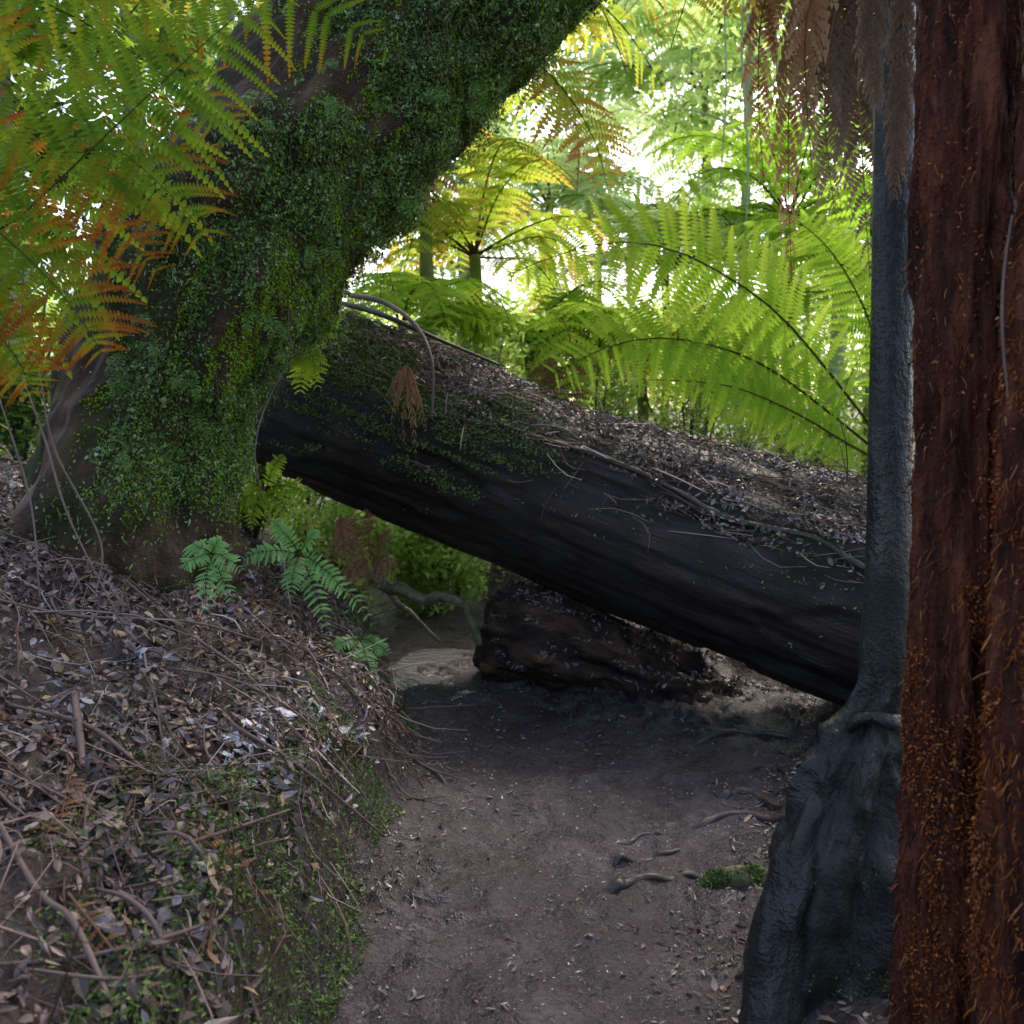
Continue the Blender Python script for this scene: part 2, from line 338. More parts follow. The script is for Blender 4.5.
# ================================================================ GROUND
xs=axis(-2.9,2.5,.018,160); ys=axis(1.05,6.6,.018,160)
X,Y=np.meshgrid(xs,ys); Z=H(X,Y); dl,dr=edges(X,Y)
msk=np.clip(S(dl/.12)+S((dr+.12)/.3)+S((Y-9)/2),0,1)
wet=.6*S((churnf(X,Y)-.5)/.8)*S((fbm(X*2.2,Y*2.2,61,3)-.38)/.25)+.45*S((fbm(X*4,Y*4,66,3)-.47)/.12)
nx=len(xs);ny=len(ys); i=np.arange(ny-1)[:,None]*nx; j=np.arange(nx-1)[None]
F=np.stack([i+j,i+j+1,i+nx+j+1,i+nx+j],-1).reshape(-1,4)
g=linkmesh('ground',np.stack([X,Y,Z],-1).reshape(-1,3),F,M['ground'],None,True,att=msk.ravel(),kind='structure',origin=(0,0,0))
aw=g.data.attributes.new('wet','FLOAT','POINT'); aw.data.foreach_set('value',np.clip(wet,0,.85).ravel())
g['label']='muddy walking track between leaf covered earth banks';g['category']='ground'
def puddle(cx,cy,rx,ry,q,label):
    th=np.linspace(0,2*pi,48,endpoint=False); rr=1+.5*(fbm(np.cos(th)*1.5+cx*3,np.sin(th)*1.5,5,2)-.5)
    xx=cx+np.cos(th)*rx*rr; yy=cy+np.sin(th)*ry*rr; gx,gy=np.meshgrid(np.linspace(cx-rx,cx+rx,14),np.linspace(cy-ry,cy+ry,14))
    z=float(np.quantile(H(gx,gy),q)); V=np.stack([np.append(xx,cx),np.append(yy,cy),np.full(49,z)],-1)
    o=linkmesh('puddle',V,[[i,(i+1)%48,48] for i in range(48)],M['water'],None,True,kind='structure'); o['label']=label;o['category']='water'
puddle(-.46,5.15,.34,.55,.52,'shiny wet puddle on the track where it goes under the log')
def gn(x,y,e=.03):
    dx=(H(x+e,y)-H(x-e,y))/(2*e); dy=(H(x,y+e)-H(x,y-e))/(2*e); return unit(np.stack([-dx,-dy,np.ones_like(dx)],-1))
def gscatter(n,x0,x1,y0,y1,dens):
    x=rng.uniform(x0,x1,n);y=rng.uniform(y0,y1,n); k=rng.random(n)<dens(x,y); x,y=x[k],y[k]
    return np.stack([x,y,H(x,y)],-1),gn(x,y)
def sz(n,a,b,big=.06,f=2.0): return rng.uniform(a,b,n)*np.where(rng.random(n)<big,f,1)
def dens_l(x,y):
    dl,dr=edges(x,y); return S((dl-.06)/.16)*(.35+.65*S((fbm(x*3,y*3,11,3)-.36)/.25))
p,n=gscatter(56000,-3.4,-.3,1.05,5.3,dens_l)
V,F=leaves(p,n,sz(len(p),.012,.060,.09,1.9),sz(len(p),.005,.023,.10,1.9),.45,.014)
tag(linkmesh('leaf_litter',V,F,M['litter'],None,False),'brown and grey fallen leaves covering the left bank','leaves',kind='stuff')
def dens_r(x,y): dl,dr=edges(x,y); return S((dr+.15)/.3)*(1-.85*S((y-4.0)/.3)*S((6-y)/.5))
p,n=gscatter(16000,.3,3.6,1.5,6,dens_r)
V,F=leaves(p,n,sz(len(p),.014,.05),sz(len(p),.006,.018),.4,.006)
tag(linkmesh('leaf_litter',V,F,M['litterg'],None,False),'brown fallen leaves along the right edge of the track','leaves',kind='stuff')
p,n=gscatter(14000,-6,6,5.2,12,lambda x,y:S((fbm(x*1.5,y*1.5,3,3)-.25)/.2)*S((np.maximum(*edges(x,y)))/.3))
V,F=leaves(p,n,rng.uniform(.03,.10,len(p)),rng.uniform(.012,.035,len(p)),.45,.01)
tag(linkmesh('leaf_litter',V,F,M['litter'],None,False),'fallen leaves on the ground beyond the big log','leaves',kind='stuff')
onp=lambda x,y:(np.maximum(*edges(x,y))<.06)
p,n=gscatter(17000,-.9,1.9,1.5,6.2,lambda x,y:onp(x,y)*(.10+.90*S((fbm(x*5,y*5,9,2)-.3)/.4)))
V,F=diamonds(p+[0,0,.003],n,rng.uniform(.003,.010,len(p))*rng.choice([1,1,1,1,2.4],len(p)),rng.uniform(.002,.006,len(p)),.3)
tag(linkmesh('leaf_fragments',V,F,M['fleck'],None,False),'tiny pale leaf fragments speckling the muddy track','leaf fragments',kind='stuff')
p,n=gscatter(8000,-.9,1.9,1.5,5.2,lambda x,y:onp(x,y)*(.20*1+.80*S((np.maximum(*edges(x,y))+.35)/.3))*S((vn(x*3,y*3,7)-.2)/.4))
V,F=leaves(p,n,rng.uniform(.010,.040,len(p)),rng.uniform(.004,.013,len(p)),.25,.004)
tag(linkmesh('leaf_litter',V,F,M['litterg'],None,False),'scattered single brown leaves trodden into the track','leaves',kind='stuff')
def dm(x,y):
    dl,dr=edges(x,y); return S((dl+.04)/.05)*S((.38-dl)/.14)*S((fbm(x*3.2,y*3.2,21,3)-.34)/.10)+.3*S((dl-.3)/.1)*S((.8-dl)/.2)*S((fbm(x*3.2,y*3.2,21,3)-.60)/.05)
p,n=gscatter(150000,-1.7,-.2,1.2,5.6,dm)
V,F=diamonds(p+n*(.004+.045*rng.random((len(p),1))*S((fbm(p[:,0]*9,p[:,1]*9,2,2)-.4)/.3)[:,None]),n,rng.uniform(.007,.024,len(p)),rng.uniform(.003,.009,len(p)),.7)
tag(linkmesh('moss',V,F,M['mossbank'],None,False),'dull green moss on the bank face beside the track','moss',kind='stuff')
p,n=gscatter(5200,-3.2,-.45,1.1,5.3,lambda x,y:S(edges(x,y)[0]/.2)*(.3+.7*S((fbm(x*2,y*2,91,2)-.4)/.2)))
d=rng.normal(0,1,p.shape); d=d-n*(d*n).sum(1)[:,None]+n*rng.normal(0,.22,(len(p),1)); d=unit(d+np.array([.6,-.7,-.3]))
V,F=twigs(p+n*.020,d,sz(len(p),.05,.30,.14,2.0),sz(len(p),.0009,.0028,.10,2.0))
tag(linkmesh('fallen_twigs',V,F,M['twig'],None,True),'fine brown twigs strewn over the left bank','twigs',kind='stuff')
# ================================================================ MOSSY LEANING TREE
root=thing('mossy_tree','massive leaning tree trunk coated in green moss on the left bank','tree',(-1.75,4.1,.7))
pts=PP((118,700,4.1),(122,610,4.1),(130,520,4.1),(160,400,4.1),(226,255,4.1),(308,140,4.15),(428,20,4.2),(550,-110,4.25),(690,-270,4.3),(820,-500,4.4),(880,-760,4.5))
rad=[.56,.51,.475,.465,.50,.49,.46,.43,.39,.34,.22]
def d1(TH,SL,X,R,tc):
    lump=fbm(tc[...,0]*2.2,tc[...,1]*2.2,tc[...,2]*1.2,4)-.5
    fine=fbm(tc[...,0]*9,tc[...,1]*9,tc[...,2]*4,3)-.5
    fl=S((1.2-SL)/1.2)*.07*np.cos(TH*5+1+np.sin(SL*3))
    return .30*lump+.18*fine+fl
tV,tF,ttc=tube(pts,rad,230,130,d1)
linkmesh('trunk',tV,tF,M['oldbark'],root,True,tc=ttc)
def wm(c,n):
    hgt=c[:,2]
    side=S((c[:,0]+1.9-.6*(hgt-1.0)+.38)/.30)
    nz=S((fbm(c[:,0]*2.6,c[:,1]*2.6,c[:,2]*2.6,4)-.40)/.12)
    low=S((hgt-1.05-.35*(c[:,0]<-1.75))/.4)
    return (.06+.94*nz)*(.14+.86*side)*(.07+.93*low)*(n[:,1]<.45)*(hgt<4.2)
p,n=sample(tV,tF,62000,wm)
cl=fbm(p[:,0]*7,p[:,1]*7,p[:,2]*7,2)
p2=p+n*(.12*np.clip(cl-.4,0,1)*rng.random(len(p))*2.2)[:,None]
V,F=leaves(p2,n,sz(len(p),.006,.023,.10,2.1),sz(len(p),.004,.012,.10,2.1),.6,.006,.2,dirs=np.array([0,0,-1.2]))
linkmesh('moss',V,F,M['moss'],root,False,kind='stuff')
def wu(c,n): return (n[:,0]>.0)*(n[:,2]<.60)*(n[:,1]<.6)*S((c[:,2]-1.0)/.4)*(c[:,2]<3.8)*S((fbm(c[:,0]*4,c[:,1]*4,c[:,2]*4,3)-.32)/.12)*(.05+.95*S((n[:,0]-.35)/.35))
p,n=sample(tV,tF,52000,wu)
V,F=diamonds(p,unit(n+[0,0,-.1]),rng.uniform(.008,.026,len(p)),rng.uniform(.004,.010,len(p)),.6,dirs=np.array([0,0,-.9]))
linkmesh('moss',V,F,M['brightmoss'],root,False,kind='stuff')['label']='bright yellow green moss under the leaning trunk'
p,n=sample(tV,tF,260,lambda c,n:(n[:,2]<-.1)*(n[:,1]<.5)*(c[:,0]>-1.4)*(c[:,2]<3.4)*(c[:,2]>1.4)*S((fbm(c[:,0]*4,c[:,1]*4,c[:,2]*4,2)-.50)/.1))
V,F=twigs(p,np.array([0,0,-1])+rng.normal(0,.14,p.shape),rng.uniform(.04,.20,len(p)),rng.uniform(.0015,.0035,len(p)))
linkmesh('hanging_rootlets',V,F,M['mossroot'],root,True,kind='stuff')
def tuft(parent,c,dirs,pl,mat,**k):
    for e in dirs:
        e=np.array(e,float); frond(parent,[c,c+e*.35+[0,-.02,.015],c+e*.7+[0,-.03,.0],c+e],(0,-.9,.4),pl,mat,'rachis','epiphyte_frond',nP=11,nk=4,rr=.0015,start=.1,pw=.3,**k)
pp,nn=sample(tV,tF,30,lambda c,n:(n[:,1]<-.2)*(c[:,0]>-1.7)*(c[:,0]<-.1)*(c[:,2]>1.3)*(c[:,2]<3.2)*(n[:,0]>-.1))
for q,nq in zip(pp,nn):
    tuft(root,q+nq*.02,[nq*.07+np.array([random.uniform(-.07,.07),-.02,-random.uniform(.04,.12)]) for _ in range(3)],.024,'frondm')
for a,b in (((820,-500,4.4),(1.5,6.5,7.2)),((690,-270,4.3),(-2.5,3,6.8)),((820,-500,4.4),(3.5,1,7))):
    s=P(*a);e=np.array(b,float); V,F,tc=tube([s,(s+e)/2+[0,0,.5],e],[.2,.12,.05],24,12,fibdisp()); linkmesh('limb',V,F,M['oldbark'],root,True,tc=tc)
n=1600; cc=np.stack([rng.uniform(-3,4.5,26),rng.uniform(.5,8.2,26),rng.uniform(6.2,8.2,26)],-1)
p=cc[rng.integers(0,26,n)]+rng.normal(0,1,(n,3))*[.7,.7,.28]
p=p[(p[:,2]>1.5+.52*p[:,1]+.15)|(p[:,1]<0)]
V,F=diamonds(p,np.zeros_like(p)+[0,0,1],rng.uniform(.2,.4,len(p)),rng.uniform(.1,.18,len(p)),.5)
linkmesh('crown',V,F,M['unseen_canopy'],root,False,kind='stuff')  # overhead leaves added out of view to keep sun off the foreground
# ================================================================ FALLEN LOG
lr=thing('fallen_log','huge dark fallen log sloping across the track','log',(2.0,4.1,.05))
lp=PP((175,354,6.2),(290,389,5.85),(450,450,5.35),(620,516,4.85),(780,572,4.42),(900,612,4.12),(1120,680,3.75))
def d2(TH,SL,X,R,tc):
    st=fbm(tc[...,0]*9,tc[...,1]*9,tc[...,2]*.45,4)-.5
    lu=fbm(tc[...,0]*1.6,tc[...,1]*1.6,tc[...,2]*.6,3)-.5
    fi=fbm(tc[...,0]*25,tc[...,1]*25,tc[...,2]*3,2)-.5
    ch=S((fbm(tc[...,0]*6,tc[...,1]*6,tc[...,2]*1.6,3)-.62)/.04)
    return .045*st+.15*lu+.02*fi-.020*ch
lV,lF,ltc=tube(lp,[.55,.55,.54,.53,.53,.53,.53],280,150,d2)
linkmesh('log_body',lV,lF,M['log'],lr,True,tc=ltc)
T_=unit(lp[5]-lp[1]); upn=np.array([0,0,1.])-T_*T_[2]; upn/=np.linalg.norm(upn); fr=np.cross(T_,upn); fr=fr if fr[1]<0 else -fr
def onlog(u,ang,extra=0.0):
    Q=catmull(lp,101)[int(u*100)]; return Q+(upn*math.cos(ang)+fr*math.sin(ang))*(.53+extra)
V,F,tc=tube([onlog(u,a,e) for u,a,e in ((.28,.75,-.01),(.36,.88,.0),(.42,.90,.01),(.50,.86,.0),(.56,.95,.01),(.62,1.05,-.01),(.70,.98,.0),(.76,1.08,.01),(.80,1.12,.02),(.855,1.12,.05))],[.008,.014,.010,.016,.012,.018,.012,.016,.014,.008],120,12,knobdisp(.5,16))
linkmesh('bark_ridge',V,F,M['root'],lr,True,tc=tc)
p,n=sample(lV,lF,56000,lambda c,n:S((n[:,2]+.05)/.5)*(n[:,1]<.5)*S((fbm(c[:,0]*3,c[:,1]*3,c[:,2]*5,3)-.38)/.1)*(.04+.96*S((.5-c[:,0])/1.2)))
V,F=diamonds(p+n*.03*rng.random((len(p),1)),n,rng.uniform(.008,.028,len(p)),rng.uniform(.005,.013,len(p)),.6)
linkmesh('moss',V,F,M['mossbank'],lr,False,kind='stuff')
p,n=sample(lV,lF,15000,lambda c,n:S((n[:,2]-.42)/.25)*(.06+.94*S((fbm(c[:,0]*4,c[:,1]*4,c[:,2]*4,3)-.44)/.12))*(.3+.7*S((c[:,0]+1.1)/1.2)))
p=p+n*rng.uniform(0,.04,(len(p),1))
V,F=leaves(p,n,sz(len(p),.012,.042,.06,2),sz(len(p),.005,.016,.05,1.8),.6,.006)
tag(linkmesh('leaf_litter',V,F,M['litterg'],None,False),'dry brown leaves lying along the top of the fallen log','leaves',kind='stuff')
p,n=sample(lV,lF,3600,lambda c,n:S((n[:,2]-.35)/.25))
V,F=twigs(p+n*.025,unit(T_*rng.choice([-1,1],(len(p),1))+rng.normal(0,.6,p.shape)*[1,1,.3]),rng.uniform(.04,.35,len(p)),rng.uniform(.0010,.0038,len(p)))
tag(linkmesh('fallen_twigs',V,F,M['twig'],None,True),'thin twigs lying on top of the fallen log','twigs',kind='stuff')
ck=thing('rotten_log_chunk','short chunky brown piece of rotten log under the big fallen log','log',tuple(P(600,700,4.95)))
def d3(TH,SL,X,R,tc):
    sq=1/np.maximum(np.abs(np.cos(TH+.5)),np.abs(np.sin(TH+.5)))-1
    return R*.45*sq+.26*(fbm(tc[...,0]*5,tc[...,1]*5,tc[...,2]*2.5,4)-.5)+.12*(fbm(tc[...,0]*22,tc[...,1]*22,tc[...,2]*8,2)-.5)-.05*S((.06-SL)/.06)
cV,cF,ctc=tube(PP((486,634,5.28),(505,637,5.25),(560,645,5.1),(620,662,5.0),(690,690,4.95),(760,712,4.85),(830,722,4.8)),[.22,.27,.28,.24,.18,.13,.07],150,90,d3)
linkmesh('log_body',cV,cF,M['rotten'],ck,True,tc=ctc)
p,n=sample(cV,cF,3000,lambda c,n:S((n[:,2]-.45)/.3)*S((fbm(c[:,0]*6,c[:,1]*6,c[:,2]*6,2)-.35)/.1)); V,F=leaves(p,n,rng.uniform(.015,.045,len(p)),rng.uniform(.006,.018,len(p)),.5,.006)
tag(linkmesh('leaf_litter',V,F,M['litterg'],None,False),'leaves on the short rotten log under the big log','leaves',kind='stuff')
# ================================================================ RIGHT SMOOTH TREE
sr=thing('slender_tree','slender smooth grey trunk with flared base right of the track','tree',(.85,2.3,.1))
pts=PP((908,-420,2.35),(898,-120,2.33),(895,60,2.32),(893,250,2.31),(890,420,2.3),(888,560,2.3),(884,640,2.3),(879,690,2.3),(870,730,2.3),(856,780,2.3),(842,850,2.3),(834,930,2.3),(828,1010,2.3),(816,1120,2.3))
rad=[.050,.052,.053,.053,.054,.056,.060,.068,.088,.120,.155,.18,.20,.23]
def d4(TH,SL,X,R,tc):
    lowf=S((.98-X[...,2])/.3)
    rid=1-np.abs(np.sin(TH*2.5+1.0+X[...,2]*1.6+.8*fbm(X[...,2]*3,TH*0,0,2)))
    return .10*R*(fbm(tc[...,0]*9,tc[...,1]*9,tc[...,2]*2,3)*2-1)+lowf*(R*.26*(rid-.45)+.14*(fbm(tc[...,0]*8,tc[...,1]*8,tc[...,2]*4,4)-.5)+.035*(fbm(tc[...,0]*30,tc[...,1]*30,tc[...,2]*12,2)-.5))
sV,sF,stc=tube(pts,rad,320,130,d4)
linkmesh('trunk',sV,sF,M['smooth'],sr,True,tc=stc)
for a,r,nm in (([(842,742,2.29),(856,722,2.25),(872,716,2.23),(892,722,2.215),(912,716,2.25)],[.010,.018,.013,.022,.010],'burl'),([(866,730,2.3),(830,790,2.29),(802,850,2.24),(786,920,2.20),(772,1000,2.17),(760,1090,2.13)],[.02,.05,.062,.062,.068,.07],'buttress_root')):
    V,F,tc=tube(PP(*a),r,90,40,knobdisp(.50,8)); linkmesh(nm,V,F,M['smooth'],sr,True,tc=tc)
p,n=sample(sV,sF,3000,lambda c,n:(c[:,2]<.40)*(n[:,0]<.3)*S((fbm(c[:,0]*8,c[:,1]*8,c[:,2]*8,2)-.5)/.1))
V,F=diamonds(p,n,rng.uniform(.006,.016,len(p)),.005,.7); linkmesh('moss',V,F,M['mossbank'],sr,False,kind='stuff')
n=600;p=np.stack([rng.normal(.9,.7,n),rng.normal(1.6,.6,n),rng.normal(3.75,.2,n)],-1); p=p[p[:,2]>1.6+.52*p[:,1]]
V,F=diamonds(p,np.zeros_like(p)+[0,0,1],.16,.07,.6); linkmesh('crown',V,F,M['unseen_canopy'],sr,False,kind='stuff')
# ================================================================ RUSTY TREE FERNS AT THE RIGHT EDGE
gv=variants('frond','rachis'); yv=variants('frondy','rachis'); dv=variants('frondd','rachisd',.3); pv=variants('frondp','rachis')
def fibretrunk(rt,pts,rad,nf,mat,nr=300,ns=110):
    V,F,tc=tube(pts,rad,nr,ns,lambda TH,SL,X,R,tc:R*.32*(fbm(tc[...,0]*13,tc[...,1]*13,tc[...,2]*1.6,3)*2-1)+.024*(fbm(tc[...,0]*60,tc[...,1]*60,tc[...,2]*9,2)*2-1))
    linkmesh('trunk',V,F,M['fibre'],rt,True,tc=tc)
    p,n=sample(V,F,nf,lambda c,n:(n[:,1]<.3)*S((fbm(c[:,0]*12,c[:,1]*12,c[:,2]*3,3)-.30)/.2)*(.45+.55*S((2.0-c[:,2])/1.0)))
    a,b=twigs(p-n*.003,unit(np.array([0,0,-1])+n*.13+rng.normal(0,.30,p.shape)),rng.uniform(.008,.045,len(p)),rng.uniform(.0005,.0015,len(p)))
    linkmesh('root_fibres',a,b,M[mat],rt,True,kind='stuff')
    p,n=sample(V,F,nf,lambda c,n:(n[:,1]<.3)*S((fbm(c[:,0]*9,c[:,1]*9,c[:,2]*5,3)-.5)/.08)*(.15+.85*S((1.75-c[:,2])/.6)))
    a,b=diamonds(p+n*rng.uniform(0,.008,(len(p),1)),n,rng.uniform(.003,.013,len(p)),rng.uniform(.002,.006,len(p)),.9,dirs=np.array([0,0,-1.]))
    linkmesh('frond_scales',a,b,M['fibrelet2'],rt,False,kind='stuff')
ta=thing('tree_fern','thick rusty brown fibrous tree fern trunk beside the slender grey trunk','tree fern',(.85,1.75,.05))
fibretrunk(ta,PP((990,-900,1.85),(984,-300,1.85),(976,0,1.84),(972,300,1.84),(966,600,1.84),(958,900,1.84),(952,1250,1.84)),[.10,.10,.098,.096,.10,.105,.12],17000,'fibrelet')
crownfronds(ta,P(990,-900,1.85),5,1.7,gv,-2.2,.6)
for a,pl in (([(950,-500,2.1),(922,-180,2.1),(908,-40,2.08),(900,90,2.06),(894,200,2.05)],.06),([(940,-500,2.15),(900,-200,2.15),(880,-60,2.15),(872,30,2.14),(876,110,2.13)],.06)):
    frond(ta,[P(988,-880,1.85)]+PP(*a),(.2,-1,.1),pl,'frondg','rachisd',nP=44,nk=7,rr=.003,droop=1.0,start=.5,fwd=.9,pw=.28)['label']='grey brown dead hanging frond'
tb=thing('tree_fern','redder fibrous tree fern trunk cut by the right picture edge','tree fern',(.98,1.55,.05))
fibretrunk(tb,PP((1110,-900,1.7),(1096,-300,1.68),(1082,0,1.66),(1066,300,1.64),(1056,550,1.62),(1050,800,1.6),(1046,1300,1.58)),[.09,.09,.080,.085,.095,.105,.12],20000,'fibrelet2')
crownfronds(tb,P(1110,-900,1.7),5,1.6,gv,-2.2,.6)
V,F,tc=tube(PP((1012,215,1.58),(1004,270,1.57),(1002,330,1.56),(1008,400,1.56)),[.002,.003,.003,.0015],40,6,fibdisp(.3,.1)); tag(linkmesh('dry_vine',V,F,M['stick'],None,True,tc=tc),'thin pale dry vine clinging to the rusty trunk','vine')
# ================================================================ NEAR FERN TOP LEFT
nf=thing('tree_fern','yellow and orange tinted fern fronds hanging in from upper left','fern',tuple(P(-330,1100,2.3)))
cr=P(-330,60,2.3)
V,F,tc=tube([P(-330,1150,2.3),P(-335,500,2.3),cr],[.12,.1,.09],60,30,fibdisp(.2,.1)); linkmesh('trunk',V,F,M['fibre'],nf,True,tc=tc)
G=[([(-180,250,2.3),(-20,240,2.3),(90,150,2.3),(180,65,2.3),(290,-30,2.3)],.36,-.10),
   ([(-200,20,2.4),(-60,60,2.4),(60,110,2.35),(145,170,2.3),(215,245,2.3)],.32,.08),
   ([(-180,120,2.3),(-60,190,2.3),(20,250,2.25),(75,310,2.2),(105,360,2.2)],.26,.24),
   ([(-200,-40,2.5),(-20,-60,2.5),(130,-40,2.5),(280,-5,2.5),(410,60,2.5)],.30,-.05),
   ([(-180,220,2.3),(-80,280,2.3),(-20,320,2.2),(15,355,2.2),(35,400,2.2)],.20,.2),
   ([(-200,-60,2.7),(-40,-30,2.7),(80,20,2.7),(170,80,2.7),(235,150,2.7)],.32,.0),
   ([(-190,60,2.8),(-70,120,2.8),(30,170,2.8),(110,225,2.8),(165,280,2.8)],.28,.28)]
for k,(a,pl,tbv) in enumerate(G):
    frond(nf,[cr]+PP(*a),unit(np.array([.12,-.95,.3])+rng.normal(0,.08,3)),pl,'fronda',nP=27,nk=19,rr=.0045,droop=.22,start=.2,tb=tbv,pw=.125)
# ================================================================ FERN BEHIND LOG
fb=P(915,480,6.3)
bf=thing('tree_fern','bright green fern with long arching fronds behind the log','tree fern',(fb[0],fb[1],.3))
V,F,tc=tube([np.array([fb[0],fb[1],.0]),fb*[1,1,.5]+[0,0,.1],fb],[.16,.14,.12],40,24,fibdisp(.2,.1)); linkmesh('trunk',V,F,M['fibre'],bf,True,tc=tc)
FB=[([(850,400,6.1),(790,325,5.9),(715,270,5.7),(620,240,5.5),(495,280,5.3)],.56,(.1,-.95,.35)),
    ([(850,430,6.0),(780,375,5.8),(710,345,5.6),(630,340,5.5),(545,378,5.3)],.50,(.1,-.9,.45)),
    ([(850,445,5.9),(790,410,5.7),(725,385,5.55),(650,380,5.4)],.30,(0,-.85,.5)),
    ([(885,380,6.3),(865,310,6.4),(830,250,6.6),(790,215,6.8)],.36,(-.3,-.8,.4)),
    ([(930,400,6.3),(960,300,6.3),(1020,230,6.3),(1100,220,6.3)],.5,(0,-.6,.8)),
    ([(860,450,6.6),(780,410,7.0),(690,350,7.4),(590,340,7.8)],.42,(0,-.8,.6))]
for a,pl,u in FB: frond(bf,[fb]+PP(*a),unit(np.array(u)),pl,'frond',nP=40,nk=15,rr=.012,droop=.12,start=.22,pw=.145)
sk=thing('tree_fern','tall tree fern with brown dead fronds hanging under its crown','tree fern',(2.25,5.3,.2))
ct=P(890,-70,5.2)
V,F,tc=tube([np.array([2.36,5.35,.0]),np.array([2.36,5.3,1.5]),np.array([ct[0]+.03,5.2,ct[2]-.6]),ct],[.14,.11,.11,.11],120,30,fibdisp(.2,.1)); linkmesh('trunk',V,F,M['fibre'],sk,True,tc=tc)
for q,(a,pl) in enumerate((([(830,-60,5.0),(800,20,4.9),(788,130,4.9),(792,285,4.9)],.17),([(850,-40,5.0),(830,40,4.9),(825,120,4.9),(835,215,4.9)],.18),([(840,-70,5.2),(775,-20,5.2),(758,60,5.2),(764,190,5.2)],.17),([(870,-20,4.9),(858,60,4.85),(862,150,4.85),(870,280,4.85)],.17),([(860,-60,4.8),(815,-10,4.7),(805,60,4.7),(812,170,4.7)],.17),([(830,-90,5.2),(800,-40,5.3),(842,60,5.4),(850,190,5.4)],.2),([(860,-80,5.0),(846,0,5.0),(850,70,5.0),(842,130,5.0)],.22))):
    frond(sk,[ct]+PP(*a),unit(np.array([random.uniform(-.5,.5),-1,.1])),pl,'frondg' if q%2 else 'frondd','rachisd',nP=28,nk=7,rr=.01,droop=1.0,start=.15,fwd=1.0,pw=.32)['label']='brown dead hanging frond'
crownfronds(sk,ct,7,2.0,gv,-.3,3.4,.05,.5)
for a,pl in (([(820,-130,4.9),(760,-110,4.7),(710,-60,4.6),(670,50,4.6)],.42),([(830,-110,5.6),(770,-90,5.8),(700,-60,6),(620,20,6.2)],.5)):
    frond(sk,[ct]+PP(*a),(0,-.9,.4),pl,'frondy',nP=30,nk=12,rr=.012,start=.2,pw=.17)
# ================================================================ BACKGROUND TREE FERNS
def treefern(px,py,d,n,L,vs,label,r=.065,dead=0,**k):
    c=P(px,py,d); z0=float(H(c[0],c[1])); rt=thing('tree_fern',label,'tree fern',(c[0],c[1],z0))
    V,F,tc=tube([np.array([c[0],c[1],z0-.2]),np.array([c[0]+.05,c[1],(z0+c[2])/2]),c],[r*1.3,r,r*.9],50,20,fibdisp(.25,.1)); linkmesh('trunk',V,F,M['greentrunk'],rt,True,tc=tc)
    crownfronds(rt,c,n,L,vs,**k)
    if dead: crownfronds(rt,c-[0,0,.1],dead,L*.8,dv,tmin=-1.3,tmax=-.8)
    return rt
treefern(475,255,9.0,14,1.8,yv,'yellow green tree fern beyond the log next to the mossy trunk')
tt_=treefern(420,60,7.8,13,2.5,yv,'tall tree fern with orange tinged fronds at top centre',dead=3)
frond(tt_,[P(420,60,7.8)]+PP((490,40,7.3),(545,70,7.0),(590,130,6.8),(608,190,6.7)),(.2,-.9,.4),.42,'frondy',nP=32,nk=12,rr=.012,start=.25,pw=.16,tb=.35)['label']='golden orange frond'
treefern(665,270,13,15,2.4,pv,'distant green tree fern in the bright gap')
treefern(790,220,11,14,2.3,gv,'distant tree fern left of the hanging dead fronds')
treefern(530,345,8.2,13,1.5,gv,'low green tree fern just behind the log')
treefern(640,370,9.0,12,1.5,yv,'low yellow green fern in the middle behind the log')
treefern(400,330,7.4,9,1.2,gv,'low fern partly hidden by the mossy trunk',az0=-1.5,az1=2.5)
treefern(870,290,9.0,12,2.0,gv,'green tree fern behind the slender trunk')
treefern(-20,60,9.0,12,2.2,gv,'tree fern seen through fronds in the upper left corner')
treefern(550,210,14,15,2.4,pv,'distant pale tree fern deep in the bright gap')
treefern(705,90,17,16,3.4,pv,'farthest and tallest pale tree fern in the bright gap')
treefern(600,20,20,16,3.8,pv,'pale tree fern at the very back with crown near the top edge')
# ================================================================ BACKGROUND TREES
def bgtree(px,d,h,r,label,mat,nl,lean=0,size=.16,low=.25):
    c=P(px,430,d); x,y=c[0],c[1]; z0=float(H(x,y)); rt=thing('tree',label,'tree',(x,y,z0))
    top=np.array([x+lean,y,z0+h]); mid=np.array([x+lean*.3+random.uniform(-.3,.3),y,z0+h*.5])
    V,F,tc=tube([np.array([x,y,z0-.3]),mid,top],[r*1.3,r,r*.3],60,16,fibdisp(.12,.05)); linkmesh('trunk',V,F,M['palestem'],rt,True,tc=tc)
    cs=[]
    for i in range(10):
        f=random.uniform(low,1); b=np.array([x,y,z0])*(1-f)+top*f; a=random.uniform(0,2*pi); l=random.uniform(.12,.28)*h*(1.1-f*.6)
        e=b+np.array([math.cos(a)*l,math.sin(a)*l,l*.5]); V,F,tc=tube([b,(b+e)/2+[0,0,.1],e],[r*.4,r*.25,r*.08],12,7); linkmesh('limb',V,F,M['palestem'],rt,True,tc=tc)
        for q in range(4): cs.append((b+(e-b)*random.uniform(.5,1.1)+rng.normal(0,.35,3)))
    cs=np.array(cs); p=cs[rng.integers(0,len(cs),nl)]+rng.normal(0,.36,(nl,3))*[1,1,.6]*(h/9)
    V,F=diamonds(p,np.zeros_like(p)+[0,0,.6],rng.uniform(.6,1.3,nl)*size,rng.uniform(.3,.6,nl)*size,.9,dirs=np.array([0,0,-.6]))
    linkmesh('crown',V,F,M[mat],rt,False)
bgtree(738,14,11,.07,'straight pale trunk right of the bright gap','bgleaf',3500)
bgtree(765,18,13,.08,'slim pale trunk standing behind the straight pale one','bgleaf',3500,.4)
